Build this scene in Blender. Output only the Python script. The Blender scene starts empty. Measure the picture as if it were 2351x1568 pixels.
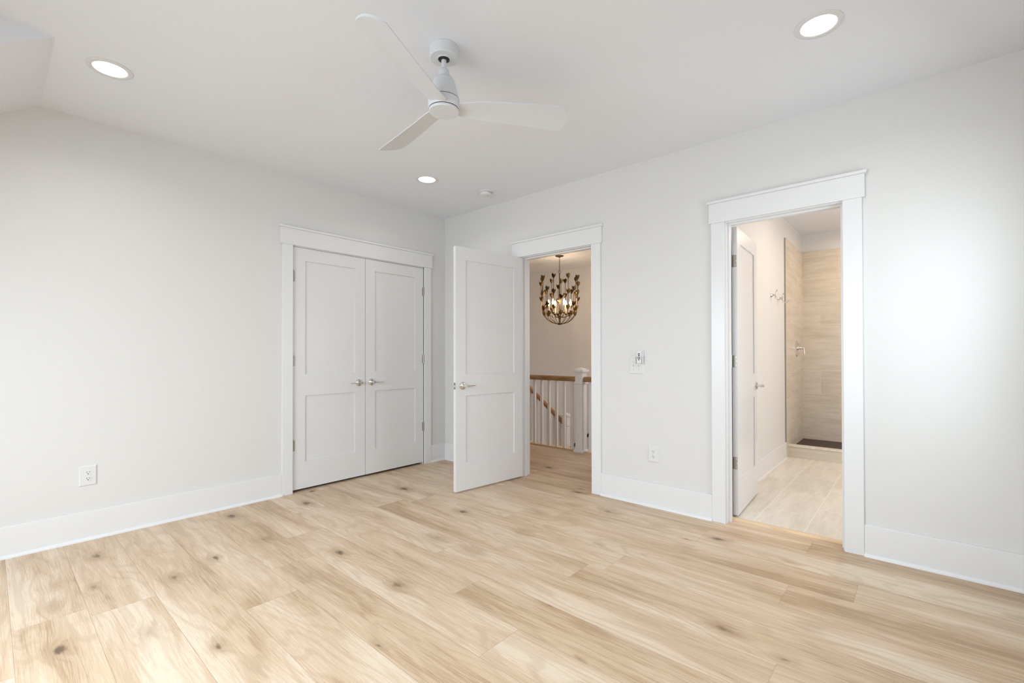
import bpy, bmesh, math, random
from mathutils import Vector, Matrix
sc = bpy.context.scene
C = sc.collection
PI = math.pi
random.seed(7)

# ------------------------------------------------------------------ camera
yaw, pitch, roll = 0.72177, 0.00732, -0.00176
fw = Vector((-math.sin(yaw) * math.cos(pitch), math.cos(yaw) * math.cos(pitch), math.sin(pitch)))
rt = Vector((math.cos(yaw), math.sin(yaw), 0))
up = rt.cross(fw)
r2 = rt * math.cos(roll) + up * math.sin(roll)
u2 = up * math.cos(roll) - rt * math.sin(roll)
cam = bpy.data.cameras.new('camera')
cam.sensor_width = 36.0
cam.lens = 1061.23 / 2351 * 36.0
cam.shift_y = (802.03 - 784.0) / 2351
cam.clip_start = 0.02
co = bpy.data.objects.new('camera', cam)
C.objects.link(co)
co.matrix_world = Matrix(((r2.x, u2.x, -fw.x, 4.07216), (r2.y, u2.y, -fw.y, -3.46552),
                          (r2.z, u2.z, -fw.z, 1.21179), (0, 0, 0, 1)))
sc.camera = co

# ------------------------------------------------------------------ sky, lights, exposure
w = bpy.data.worlds.new('sky')
sc.world = w
w.use_nodes = True
bg = w.node_tree.nodes['Background']
bg.inputs[0].default_value = (0.82, 0.91, 1.0, 1)
bg.inputs[1].default_value = 1.0
sc.view_settings.view_transform = 'Standard'
sc.view_settings.look = 'None'
sc.view_settings.gamma = 1
sc.view_settings.exposure = 0.12
sc.cycles.max_bounces = 16
sc.cycles.diffuse_bounces = 10
sc.cycles.glossy_bounces = 6
sc.cycles.sample_clamp_indirect = 10
sc.cycles.use_denoising = True


def area(name, loc, direction, sx, sy, energy, color=(1, 1, 1), shape='RECTANGLE', spread=180):
    l = bpy.data.lights.new(name, 'AREA')
    l.shape = shape
    l.size = sx
    l.size_y = sy
    l.energy = energy
    l.color = color
    l.spread = math.radians(spread)
    o = bpy.data.objects.new(name, l)
    C.objects.link(o)
    o.location = loc
    o.rotation_euler = Vector(direction).to_track_quat('-Z', 'Y').to_euler()
    return o


H = 2.743
DAY = (0.795, 0.905, 1.0)
# daylight through the dormer windows behind the camera and the window in the near side wall
for k, xw in enumerate((1.45, 2.27, 3.09)):
    area('daylight_dormer', (xw, -5.0, 1.45), (0, 1, -0.85), 0.72, 1.25, 40, DAY, spread=160)
area('daylight_side', (4.66, -0.72, 1.42), (-1, 0.35, -0.4), 0.62, 1.15, 13.5, DAY)
area('daylight_side', (4.66, -2.75, 1.42), (-1, 0, -0.9), 0.9, 1.15, 13, DAY, spread=140)
# ceiling downlights of this room
for lx, ly in ((0.815, -3.034), (0.823, -0.907), (3.729, -0.901)):
    area('downlight', (lx, ly, H - 0.004), (0, 0, -1), 0.14, 0.14, 2.4, (1.0, 0.95, 0.88), 'DISK', 150)
# hall: added soft fill beside the stairwell, and a dim added fill over the landing
area('stair_fill_light', (2.74, 2.55, 1.75), (-1, 0.25, 0.0), 1.3, 1.5, 36, (1.0, 0.95, 0.93))  # added fill; the wall here has no window
area('hall_overhead_fill', (0.35, 0.72, H - 0.01), (0, 0, -1), 0.14, 0.14, 2.5, (1.0, 0.88, 0.76), 'DISK', 170)  # added overhead fill, no fixture in the hall ceiling
# bathroom: a downlight in the ceiling and its window further along
area('bathroom_downlight', (3.75, 1.7, H - 0.01), (0, 0, -1), 0.16, 0.16, 7, (1.0, 0.80, 0.62), 'DISK', 170)
area('shower_downlight', (3.75, 3.1, H - 0.01), (0, 0, -1), 0.12, 0.12, 7, (1.0, 0.82, 0.64), 'DISK', 170)
area('bathroom_warm_fill', (5.35, 1.7, 2.05), (-1, 0, 0.05), 1.0, 0.25, 18, (1.0, 0.85, 0.73))  # warm side fill added to lift the bathroom, no fixture modelled
area('bathroom_window_light', (5.4, 0.9, 1.3), (-1, 0.35, -0.5), 1.0, 1.0, 26, DAY)


# ------------------------------------------------------------------ material helpers
def nodes_of(m):
    m.use_nodes = True
    nt = m.node_tree
    return nt, nt.nodes, nt.links, nt.nodes['Principled BSDF']


def paint(name, col, rough=0.5, metal=0.0, spec=0.5, bump=0.0, bscale=300.0, var=0.0):
    m = bpy.data.materials.new(name)
    nt, N, L, b = nodes_of(m)
    b.inputs['Base Color'].default_value = (*col, 1)
    b.inputs['Roughness'].default_value = rough
    b.inputs['Metallic'].default_value = metal
    b.inputs['Specular IOR Level'].default_value = spec
    tc = N.new('ShaderNodeTexCoord')
    nz = N.new('ShaderNodeTexNoise')
    nz.inputs['Scale'].default_value = bscale
    nz.inputs['Detail'].default_value = 2
    L.new(tc.outputs['Object'], nz.inputs['Vector'])
    if bump:
        bp = N.new('ShaderNodeBump')
        bp.inputs['Strength'].default_value = bump
        bp.inputs['Distance'].default_value = 0.001
        L.new(nz.outputs['Fac'], bp.inputs['Height'])
        L.new(bp.outputs['Normal'], b.inputs['Normal'])
    if var:
        hs = N.new('ShaderNodeHueSaturation')
        hs.inputs['Color'].default_value = (*col, 1)
        mr = N.new('ShaderNodeMapRange')
        mr.inputs['To Min'].default_value = 1 - var
        mr.inputs['To Max'].default_value = 1 + var
        L.new(nz.outputs['Fac'], mr.inputs['Value'])
        L.new(mr.outputs['Result'], hs.inputs['Value'])
        L.new(hs.outputs['Color'], b.inputs['Base Color'])
    return m


class G:
    """small helper for node maths"""
    def __init__(s, nt):
        s.nt, s.N, s.L = nt, nt.nodes, nt.links

    def _in(s, sock, v):
        if hasattr(v, 'is_output'):
            s.L.new(v, sock)
        else:
            sock.default_value = v

    def m(s, op, a, b=0.0, c=0.0):
        n = s.N.new('ShaderNodeMath')
        n.operation = op
        for i, v in enumerate((a, b, c)):
            s._in(n.inputs[i], v)
        return n.outputs[0]

    def xyz(s, x, y, z):
        n = s.N.new('ShaderNodeCombineXYZ')
        for i, v in enumerate((x, y, z)):
            s._in(n.inputs[i], v)
        return n.outputs[0]

    def sep(s, v):
        n = s.N.new('ShaderNodeSeparateXYZ')
        s.L.new(v, n.inputs[0])
        return n.outputs

    def noise(s, vec, scale=1.0, detail=2.0, rough=0.5, dist=0.0):
        n = s.N.new('ShaderNodeTexNoise')
        s.L.new(vec, n.inputs['Vector'])
        n.inputs['Scale'].default_value = scale
        n.inputs['Detail'].default_value = detail
        n.inputs['Roughness'].default_value = rough
        n.inputs['Distortion'].default_value = dist
        return n.outputs['Fac']

    def ss(s, v, lo, hi, a=0.0, b=1.0):
        n = s.N.new('ShaderNodeMapRange')
        n.interpolation_type = 'SMOOTHSTEP'
        s.L.new(v, n.inputs['Value'])
        for k, x in (('From Min', lo), ('From Max', hi), ('To Min', a), ('To Max', b)):
            n.inputs[k].default_value = x
        return n.outputs['Result']

    def mix(s, f, a, b):
        n = s.N.new('ShaderNodeMix')
        n.data_type = 'RGBA'
        s._in(n.inputs[0], f)
        for sock, v in ((n.inputs[6], a), (n.inputs[7], b)):
            if hasattr(v, 'is_output'):
                s.L.new(v, sock)
            else:
                sock.default_value = (*v, 1)
        return n.outputs[2]


def oak_material(name, light, mid, dark, knotc, seam=True, rough=0.42):
    m = bpy.data.materials.new(name)
    nt, N, L, b = nodes_of(m)
    g = G(nt)
    if seam:
        uvn = N.new('ShaderNodeUVMap')
        uvn.uv_map = 'plank'
        u, v, _ = g.sep(uvn.outputs['UV'])
        an = N.new('ShaderNodeAttribute')
        an.attribute_name = 'seed'
        sd, ln, _ = g.sep(an.outputs['Vector'])
    else:
        tc = N.new('ShaderNodeTexCoord')
        u, v, z = g.sep(tc.outputs['Object'])
        v = g.m('ADD', v, z)
        sd = g.m('MULTIPLY', 1.0, 0.37)
    off = g.m('MULTIPLY', sd, 173.0)
    # gentle waviness of the grain
    wob = g.noise(g.xyz(g.m('MULTIPLY_ADD', u, 1.3, off), g.m('MULTIPLY', v, 3.0), off), 1.0, 2)
    vw = g.m('ADD', v, g.m('MULTIPLY', g.m('SUBTRACT', wob, 0.5), 0.055))
    # knots: sparse voronoi cells
    vo = N.new('ShaderNodeTexVoronoi')
    vo.inputs['Scale'].default_value = 1.0
    vo.inputs['Randomness'].default_value = 0.9
    L.new(g.xyz(g.m('MULTIPLY_ADD', u, 2.5, off), g.m('MULTIPLY', vw, 4.6), off), vo.inputs['Vector'])
    ch = g.sep(vo.outputs['Color'])
    present = g.m('GREATER_THAN', ch[0], 0.30)
    kd = g.m('ADD', vo.outputs['Distance'], g.m('MULTIPLY', g.m('SUBTRACT', g.noise(g.xyz(g.m('MULTIPLY', u, 16.0), g.m('MULTIPLY', v, 60.0), off), 1.0, 3), 0.5), 0.17))
    size = g.m('MULTIPLY_ADD', ch[1], 0.9, 0.35)
    kds = g.m('DIVIDE', kd, size)
    core = g.m('MULTIPLY', g.ss(kds, 0.03, 0.15, 1.0, 0.0), present)
    halo = g.m('MULTIPLY', g.ss(kds, 0.05, 0.42, 1.0, 0.0), present)
    # growth figure: bent around the knots
    vg = g.m('ADD', vw, g.m('MULTIPLY', halo, 0.05))
    band = g.noise(g.xyz(g.m('MULTIPLY_ADD', u, 0.75, off), g.m('MULTIPLY', vg, 13.0), off), 1.0, 5, 0.62)
    wide = g.noise(g.xyz(g.m('MULTIPLY_ADD', u, 0.9, g.m('MULTIPLY', off, 1.7)), g.m('MULTIPLY', vw, 4.5), off), 1.0, 2)
    ring = g.m('SINE', g.m('MULTIPLY', g.noise(g.xyz(g.m('MULTIPLY_ADD', u, 0.55, off), g.m('MULTIPLY', vg, 3.2), g.m('MULTIPLY', off, 2.0)), 1.0, 2, 0.4), 120.0))
    ringm = g.ss(ring, 0.2, 0.95)
    fine = g.noise(g.xyz(g.m('MULTIPLY_ADD', u, 7.0, off), g.m('MULTIPLY', vw, 210.0), off), 1.0, 3, 0.6)
    pore = g.ss(g.noise(g.xyz(g.m('MULTIPLY_ADD', u, 14.0, off), g.m('MULTIPLY', v, 330.0), off), 1.0, 2), 0.60, 0.74)
    cross = g.ss(g.noise(g.xyz(g.m('MULTIPLY_ADD', u, 9.0, off), g.m('MULTIPLY', v, 5.0), off), 1.0, 2, 0.5, 0.6), 0.60, 0.80)
    crack = g.ss(g.noise(g.xyz(g.m('MULTIPLY_ADD', u, 2.6, g.m('MULTIPLY', off, 3.0)), g.m('MULTIPLY', vg, 46.0), off), 1.0, 2, 0.5), 0.735, 0.80)
    rnd = N.new('ShaderNodeTexWhiteNoise')
    rnd.noise_dimensions = '1D'
    L.new(off, rnd.inputs['W'])
    tone = rnd.outputs['Value']
    streak = g.noise(g.xyz(g.m('MULTIPLY_ADD', u, 1.6, off), g.m('MULTIPLY', vg, 42.0), off), 1.0, 4, 0.6)
    t = g.m('ADD', g.m('MULTIPLY', g.m('SUBTRACT', band, 0.5), 0.85), g.m('MULTIPLY', g.m('SUBTRACT', wide, 0.5), 1.25))
    t = g.m('ADD', t, g.m('MULTIPLY', g.m('SUBTRACT', streak, 0.5), 0.50))
    t = g.m('ADD', t, g.m('MULTIPLY', g.m('SUBTRACT', fine, 0.5), 0.95))
    t = g.m('ADD', t, g.m('MULTIPLY', g.m('SUBTRACT', tone, 0.5), 0.22))
    t = g.m('ADD', t, 0.52)
    ta = g.ss(t, 0.0, 1.0)
    col = g.mix(g.ss(ta, 0.5, 1.0), g.mix(g.ss(ta, 0.0, 0.5), dark, mid), light)
    col = g.mix(g.m('MULTIPLY', ringm, 0.24), col, dark)
    col = g.mix(g.m('MULTIPLY', pore, 0.40), col, dark)
    col = g.mix(g.m('MULTIPLY', cross, 0.10), col, dark)
    col = g.mix(g.m('MULTIPLY', crack, 0.55), col, (dark[0] * 0.6, dark[1] * 0.55, dark[2] * 0.5))
    col = g.mix(g.m('MULTIPLY', halo, 0.62), col, (dark[0] * 0.86, dark[1] * 0.83, dark[2] * 0.78))
    col = g.mix(g.m('MULTIPLY', core, 0.85), col, knotc)
    if seam:
        W = 0.245
        ev = g.m('MINIMUM', v, g.m('SUBTRACT', W, v))
        pu = g.m('MINIMUM', u, g.m('SUBTRACT', ln, u))
        e = g.m('MINIMUM', ev, pu)
        sm = g.ss(e, 0.0004, 0.0016, 1.0, 0.0)
        col = g.mix(g.m('MULTIPLY', sm, 0.42), col, (dark[0] * 0.6, dark[1] * 0.55, dark[2] * 0.5))
        hgt = g.m('SUBTRACT', g.m('MULTIPLY', fine, 0.12), sm)
        bp = N.new('ShaderNodeBump')
        bp.inputs['Strength'].default_value = 0.35
        bp.inputs['Distance'].default_value = 0.0012
        L.new(hgt, bp.inputs['Height'])
        L.new(bp.outputs['Normal'], b.inputs['Normal'])
    L.new(col, b.inputs['Base Color'])
    b.inputs['Roughness'].default_value = rough
    b.inputs['Specular IOR Level'].default_value = 0.35
    return m


def tile_material(name, axes, pw, ph, orient, shift, col_a, col_b, grout, gw=0.003, ox=0.0, oy=0.0, rough=0.35):
    """large format stone-look tile; axes picks the two object axes (along the tile, across the rows)"""
    m = bpy.data.materials.new(name)
    nt, N, L, b = nodes_of(m)
    g = G(nt)
    tc = N.new('ShaderNodeTexCoord')
    s = g.sep(tc.outputs['Object'])
    a = g.m('SUBTRACT', s[axes[0]], ox)
    c = g.m('SUBTRACT', s[axes[1]], oy)
    row = g.m('FLOOR', g.m('DIVIDE', c, ph))
    a2 = g.m('ADD', a, g.m('MULTIPLY', row, shift))
    colm = g.m('FLOOR', g.m('DIVIDE', a2, pw))
    fa = g.m('SUBTRACT', a2, g.m('MULTIPLY', colm, pw))
    fc = g.m('SUBTRACT', c, g.m('MULTIPLY', row, ph))
    ea = g.m('MINIMUM', fa, g.m('SUBTRACT', pw, fa))
    ec = g.m('MINIMUM', fc, g.m('SUBTRACT', ph, fc))
    e = g.m('MINIMUM', ea, ec)
    gm = g.ss(e, gw * 0.35, gw * 0.75, 1.0, 0.0)
    wn = N.new('ShaderNodeTexWhiteNoise')
    wn.noise_dimensions = '2D'
    L.new(g.xyz(row, colm, 0.0), wn.inputs['Vector'])
    r = wn.outputs['Value']
    off = g.m('MULTIPLY', r, 50.0)
    n1 = g.noise(g.xyz(g.m('MULTIPLY_ADD', a2, 2.6, off), g.m('MULTIPLY', c, 16.0), off), 1.0, 4, 0.6)
    n2 = g.noise(g.xyz(g.m('MULTIPLY_ADD', a2, 9.0, off), g.m('MULTIPLY', c, 120.0), off), 1.0, 3)
    t = g.m('ADD', g.m('MULTIPLY', n1, 0.75), g.m('MULTIPLY', n2, 0.3))
    t = g.m('ADD', t, g.m('MULTIPLY', g.m('SUBTRACT', r, 0.5), 0.12))
    col = g.mix(g.ss(t, 0.32, 0.72), col_a, col_b)
    col = g.mix(gm, col, grout)
    L.new(col, b.inputs['Base Color'])
    b.inputs['Roughness'].default_value = rough
    bp = N.new('ShaderNodeBump')
    bp.inputs['Strength'].default_value = 0.3
    bp.inputs['Distance'].default_value = 0.001
    L.new(g.m('SUBTRACT', 1.0, gm), bp.inputs['Height'])
    L.new(bp.outputs['Normal'], b.inputs['Normal'])
    return m


M = {}
M['wall'] = paint('white_wall_paint', (0.675, 0.668, 0.65), 0.6, spec=0.3, bump=0.04, bscale=500)
M['ceiling'] = paint('flat_ceiling_paint', (0.755, 0.775, 0.81), 0.8, spec=0.2, bump=0.04, bscale=500)
M['trim'] = paint('white_trim_enamel', (0.725, 0.727, 0.728), 0.32, bump=0.02, bscale=120)
M['door'] = paint('white_door_enamel', (0.70, 0.695, 0.69), 0.30)
M['plastic'] = paint('white_plastic', (0.69, 0.686, 0.68), 0.35)
M['fan'] = paint('matt_white_fan', (0.64, 0.655, 0.675), 0.5, bump=0.02, bscale=400)
M['black'] = paint('black_rubber_and_gap_shade', (0.012, 0.012, 0.012), 0.5)
M['nickel'] = paint('polished_nickel', (0.74, 0.71, 0.67), 0.14, 1.0)
M['satin'] = paint('satin_nickel', (0.40, 0.375, 0.345), 0.34, 1.0)
M['bronze'] = paint('aged_brass', (0.15, 0.088, 0.037), 0.38, 1.0, var=0.25, bscale=40)
M['gold'] = paint('gold_leaf_brass', (0.27, 0.165, 0.065), 0.40, 1.0, var=0.3, bscale=60)
M['darkmetal'] = paint('dark_bronze', (0.07, 0.045, 0.03), 0.4, 0.8)
M['candle'] = paint('candle_sleeve', (0.75, 0.6, 0.38), 0.5)
M['hall'] = paint('hall_wall_paint', (0.80, 0.775, 0.75), 0.6, spec=0.3, bump=0.04, bscale=500)
M['closet'] = paint('closet_interior', (0.10, 0.10, 0.10), 0.9)  # near-black so the shade behind the closed doors is in the colour
M['pan'] = paint('dark_mosaic', (0.045, 0.03, 0.024), 0.5, var=0.3, bscale=90)
M['oak'] = oak_material('pale_oak_planks', (0.70, 0.572, 0.437), (0.595, 0.44, 0.302), (0.415, 0.28, 0.17), (0.10, 0.06, 0.035))
M['rail'] = oak_material('oak_handrail', (0.42, 0.25, 0.12), (0.32, 0.175, 0.08), (0.22, 0.115, 0.05), (0.12, 0.06, 0.03), seam=False)
M['strip'] = oak_material('oak_threshold', (0.74, 0.55, 0.36), (0.66, 0.46, 0.28), (0.5, 0.33, 0.19), (0.3, 0.2, 0.1), seam=False)
M['walkwood'] = paint('walnut_rail', (0.05, 0.028, 0.018), 0.4, var=0.3, bscale=30)
TA, TB, TG = (0.53, 0.46, 0.375), (0.66, 0.59, 0.505), (0.68, 0.61, 0.53)
M['tile_side'] = tile_material('shower_side_tile', (1, 2), 0.61, 0.2955, 0, 0.203, TA, TB, TG, 0.004, 2.60, 0.085)
M['tile_back'] = tile_material('shower_back_tile', (0, 2), 0.61, 0.2955, 0, 0.2033, TA, TB, TG, 0.004, 3.53, 0.085)
M['tile_floor'] = tile_material('bath_floor_tile', (1, 0), 0.61, 0.311, 0, -0.205, (0.60, 0.545, 0.465), (0.74, 0.69, 0.61), (0.80, 0.76, 0.69), 0.005, 0.54, 3.177, 0.3)


def emitter(name, col, strength):
    m = bpy.data.materials.new(name)
    nt, N, L, b = nodes_of(m)
    b.inputs['Base Color'].default_value = (*col, 1)
    b.inputs['Emission Color'].default_value = (*col, 1)
    b.inputs['Emission Strength'].default_value = strength
    return m


M['lens'] = emitter('lit_lens', (1.0, 0.97, 0.92), 6.0)
M['bulb'] = emitter('lit_bulb', (1.0, 0.80, 0.52), 25.0)


# ------------------------------------------------------------------ mesh helpers
def box(bm, x0, x1, y0, y1, z0, z1):
    v = [bm.verts.new((x, y, z)) for z in (z0, z1) for x, y in ((x0, y0), (x1, y0), (x1, y1), (x0, y1))]
    for f in ((3, 2, 1, 0), (4, 5, 6, 7), (0, 1, 5, 4), (1, 2, 6, 5), (2, 3, 7, 6), (3, 0, 4, 7)):
        bm.faces.new([v[i] for i in f])
    return v


def boxes(*bs):
    bm = bmesh.new()
    for b in bs:
        box(bm, *b)
    return bm


def lathe(bm, prof, n=32, mat=None):
    """revolve (radius, height) points about z, optionally moved by a matrix"""
    mat = mat or Matrix()
    rings = []
    for r, z in prof:
        if r < 1e-6:
            rings.append([bm.verts.new(mat @ Vector((0, 0, z)))])
        else:
            rings.append([bm.verts.new(mat @ Vector((r * math.cos(2 * PI * i / n), r * math.sin(2 * PI * i / n), z))) for i in range(n)])
    for a, b in zip(rings, rings[1:]):
        for i in range(n):
            j = (i + 1) % n
            q = [a[i % len(a)], a[j % len(a)], b[j % len(b)], b[i % len(b)]]
            q = [x for k, x in enumerate(q) if x not in q[:k]]
            if len(q) > 2:
                bm.faces.new(q)


def tube(bm, pts, r, n=8, caps=True, flat=1.0):
    """sweep a round (or flattened) section along points; r may be a list"""
    pts = [Vector(p) for p in pts]
    rr = r if isinstance(r, (list, tuple)) else [r] * len(pts)
    prev = None
    rings = []
    for i, p in enumerate(pts):
        t = (pts[min(i + 1, len(pts) - 1)] - pts[max(i - 1, 0)]).normalized()
        if prev is None:
            a = Vector((0, 0, 1)) if abs(t.z) < 0.9 else Vector((1, 0, 0))
            nx = t.cross(a).normalized()
        else:
            nx = (prev - t * prev.dot(t)).normalized()
        prev = nx
        ny = t.cross(nx)
        rings.append([bm.verts.new(p + nx * rr[i] * math.cos(2 * PI * k / n) + ny * rr[i] * flat * math.sin(2 * PI * k / n)) for k in range(n)])
    for a, b in zip(rings, rings[1:]):
        for k in range(n):
            bm.faces.new((a[k], a[(k + 1) % n], b[(k + 1) % n], b[k]))
    if caps:
        bm.faces.new(rings[0][::-1])
        bm.faces.new(rings[-1])


def torus(bm, R, r, mat, n=24, k=8, sx=1.0):
    rings = []
    for i in range(n):
        a = 2 * PI * i / n
        c = Vector((math.cos(a) * R, math.sin(a) * R * sx, 0))
        d = Vector((math.cos(a), math.sin(a), 0))
        rings.append([bm.verts.new(mat @ (c + d * r * math.cos(2 * PI * j / k) + Vector((0, 0, r * math.sin(2 * PI * j / k))))) for j in range(k)])
    for i in range(n):
        a, b = rings[i], rings[(i + 1) % n]
        for j in range(k):
            bm.faces.new((a[j], b[j], b[(j + 1) % k], a[(j + 1) % k]))


def prism(bm, poly, a0, a1, axis):
    """extrude a 2-D polygon along an axis: 0 poly=(y,z), 1 poly=(x,z), 2 poly=(x,y)"""
    def P(p, a):
        return {0: (a, p[0], p[1]), 1: (p[0], a, p[1]), 2: (p[0], p[1], a)}[axis]
    lo = [bm.verts.new(P(p, a0)) for p in poly]
    hi = [bm.verts.new(P(p, a1)) for p in poly]
    n = len(poly)
    bm.faces.new(lo)
    bm.faces.new(hi[::-1])
    for i in range(n):
        bm.faces.new((lo[i], hi[i], hi[(i + 1) % n], lo[(i + 1) % n]))


def obj(name, bm, mat, parent=None, smooth=False, bevel=0.0, angle=35):
    bmesh.ops.recalc_face_normals(bm, faces=bm.faces)
    me = bpy.data.meshes.new(name)
    bm.to_mesh(me)
    bm.free()
    for m_ in (mat if isinstance(mat, (list, tuple)) else [mat]):
        me.materials.append(M[m_])
    if smooth:
        me.shade_smooth()
        try:
            me.set_sharp_from_angle(angle=math.radians(angle))
        except Exception:
            pass
    o = bpy.data.objects.new(name, me)
    C.objects.link(o)
    if parent:
        o.parent = parent
    if bevel:
        md = o.modifiers.new('bevel', 'BEVEL')
        md.width = bevel
        md.segments = 2
        md.limit_method = 'ANGLE'
        md.harden_normals = False
    return o


def tag(o, label, cat, group=None, kind=None):
    o['label'] = label
    o['category'] = cat
    if group:
        o['group'] = group
    if kind:
        o['kind'] = kind
    return o


def thing(name, label, cat, loc=(0, 0, 0), rz=0.0, group=None, kind=None):
    o = bpy.data.objects.new(name, None)
    o.empty_display_size = 0.1
    C.objects.link(o)
    o.location = loc
    o.rotation_euler = (0, 0, rz)
    return tag(o, label, cat, group, kind)


def struct(name, bm, mat, label, cat, bevel=0.0):
    return tag(obj(name, bm, mat, bevel=bevel), label, cat, None, 'structure')


def dup(root, loc, rz, label):
    """copy a thing with its parts and sub-parts (mesh data shared)"""
    r = root.copy()
    C.objects.link(r)
    r.location = loc
    r.rotation_euler = (0, 0, rz)
    r['label'] = label
    for ch in list(root.children):
        c = ch.copy()
        C.objects.link(c)
        c.parent = r
        for gc in list(ch.children):
            d = gc.copy()
            C.objects.link(d)
            d.parent = c
    return r


# ------------------------------------------------------------------ room shell
XR, YB, T = 4.55, -4.90, 0.125     # side wall, dormer wall, wall thickness
SL, YK, XD, XE = 0.667, -3.253, 0.943, 3.607   # slope, where it starts, dormer sides

# plank floor: one mesh, one quad per plank
PW = 0.245
JOINT = {0: 3.557, -1: 2.047, -2: 1.21, -3: 3.555, 1: 2.747, 2: 2.646, 3: 3.649, 4: 2.31, 5: 2.748, 6: 1.352, 7: 1.68,
         8: 0.62, 9: 2.98, 10: 1.1, 11: 3.3}
PL = 1.78
bm = bmesh.new()
uvl = bm.loops.layers.uv.new('plank')
sdl = bm.faces.layers.float_vector.new('seed')


def plank_row(y0, y1, ylo, x0, x1, j0):
    x = j0 - PL * math.ceil((j0 - x0) / PL)
    while x < x1 - 1e-4:
        a, b = max(x, x0), min(x + PL, x1)
        if b - a > 1e-3:
            vs = [bm.verts.new(p) for p in ((a, y0, 0), (b, y0, 0), (b, y1, 0), (a, y1, 0))]
            f = bm.faces.new(vs)
            f[sdl] = Vector((random.random(), PL, 0))
            for lp in f.loops:
                lp[uvl].uv = (lp.vert.co.x - x, lp.vert.co.y - ylo)
        x += PL


for j in range(-10, 18):
    ylo = -0.94 - PW * j
    yhi = ylo + PW
    j0 = JOINT.get(j, random.uniform(0, PL))
    if ylo >= 0.03:
        if ylo < 1.40:
            plank_row(ylo, min(yhi, 1.40), ylo, -2.3, 2.80, j0)
        if ylo < 0.11:
            plank_row(ylo, 0.11, ylo, 3.0, 3.8, j0)
        if yhi > 1.40 and ylo < 2.45:
            plank_row(max(ylo, 1.40), min(yhi, 2.45), ylo, -2.3, -1.06, j0)
    elif yhi > YB:
        plank_row(max(ylo, YB - 0.2), yhi, ylo, -0.75, XR + 0.1, j0)
fl = struct('floor', bm, 'oak', 'pale oak plank floor with brown knots running through to the stair landing', 'floor')

# walls
HX0, HX1, DH = 1.143, 1.960, 2.150      # hall opening (rough), door head
BX0, BX1 = 3.040, 3.736                 # bathroom opening
CY0, CY1 = -1.716, -0.312               # closet opening
bm = boxes((-T, 0, CY1, 0.0, 0, H), (-T, 0, CY0, CY1, DH, H))
prism(bm, [(CY0, 0), (CY0, H), (YK, H), (YB - T, H - SL * (YK - YB + T)), (YB - T, 0)], -T, 0, 0)
struct('wall_left', bm, 'wall', 'plain white wall with the double closet doors set in it', 'wall')
bm = boxes((-2.3, HX0, 0, T, 0, H), (HX0, HX1, 0, T, DH, H), (HX1, BX0, 0, T, 0, H), (BX0, BX1, 0, T, DH, H), (BX1, 5.6, 0, T, 0, H))
struct('wall_right', bm, 'wall', 'white wall with the open hall door and the bathroom doorway', 'wall')


def wall_holes(axis_x, a0, a1, t0, t1, holes, zmax):
    """wall along one axis with rectangular window holes (a, b, z0, z1)"""
    bm = bmesh.new()

    def bx(p, q, z0, z1):
        box(bm, *((p, q, t0, t1) if axis_x else (t0, t1, p, q)), z0, z1)
    cur = a0
    for a, b, z0, z1 in holes:
        bx(cur, a, 0, zmax)
        bx(a, b, 0, z0)
        bx(a, b, z1, zmax)
        cur = b
    bx(cur, a1, 0, zmax)
    return bm


SIDEW = [(-3.2, -2.3, 0.85, 2.0), (-1.03, -0.41, 0.85, 2.0)]
struct('wall_near', wall_holes(False, YB - T, 0.0, XR, XR + T, SIDEW, H), 'wall', 'white side wall beside the camera with two windows', 'wall')
BACKW = [(1.09, 1.81, 0.82, 2.08), (1.91, 2.63, 0.82, 2.08), (2.73, 3.45, 0.82, 2.08)]
struct('wall_back', wall_holes(True, -T, XR + T, YB - T, YB, BACKW, H), 'wall', 'white dormer wall with three windows behind the camera', 'wall')


def window(n, axis_x, a, b, t0, t1, z0, z1, label):
    t = thing('window_%d' % n, label, 'window', ((a + b) / 2, (t0 + t1) / 2, z0) if axis_x else ((t0 + t1) / 2, (a + b) / 2, z0), 0, None, 'structure')
    cx, cy = t.location.x, t.location.y
    fr = bmesh.new()
    s, d = 0.04, 0.03

    def bx(p, q, lo, hi):
        if axis_x:
            box(fr, p - cx, q - cx, -d, d, lo - z0, hi - z0)
        else:
            box(fr, -d, d, p - cy, q - cy, lo - z0, hi - z0)
    bx(a, a + s, z0, z1)
    bx(b - s, b, z0, z1)
    bx(a + s, b - s, z0, z0 + s)
    bx(a + s, b - s, z1 - s, z1)
    zm = (z0 + z1) / 2
    bx(a + s, b - s, zm - 0.02, zm + 0.02)
    obj('frame', fr, 'trim', t)
    cs = bmesh.new()
    k, inn = 0.09, 0.019
    sgn = 1 if axis_x else -1     # room side
    w0 = T / 2 * sgn
    w1 = w0 + inn * sgn

    def cb(p, q, lo, hi):
        e = sorted((w0, w1))
        if axis_x:
            box(cs, p - cx, q - cx, e[0], e[1], lo - z0, hi - z0)
        else:
            box(cs, e[0], e[1], p - cy, q - cy, lo - z0, hi - z0)
    kk = min(k, 0.045) if axis_x else k
    cb(a - kk, a, z0, z1)
    cb(b, b + kk, z0, z1)
    cb(a - kk, b + kk, z1, z1 + 0.14)
    cb(a - kk, b + kk, z0 - 0.11, z0)
    obj('casing', cs, 'trim', t)


for i, (a, b, z0, z1) in enumerate(BACKW):
    window(i + 1, True, a, b, YB - T, YB, z0, z1, 'white dormer window, %s of the three behind the camera' % ('first', 'middle', 'last')[i])
for i, (a, b, z0, z1) in enumerate(SIDEW):
    window(i + 4, False, a, b, XR, XR + T, z0, z1, ('white side window beside the camera', 'white side window next to the bathroom wall')[i])

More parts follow.
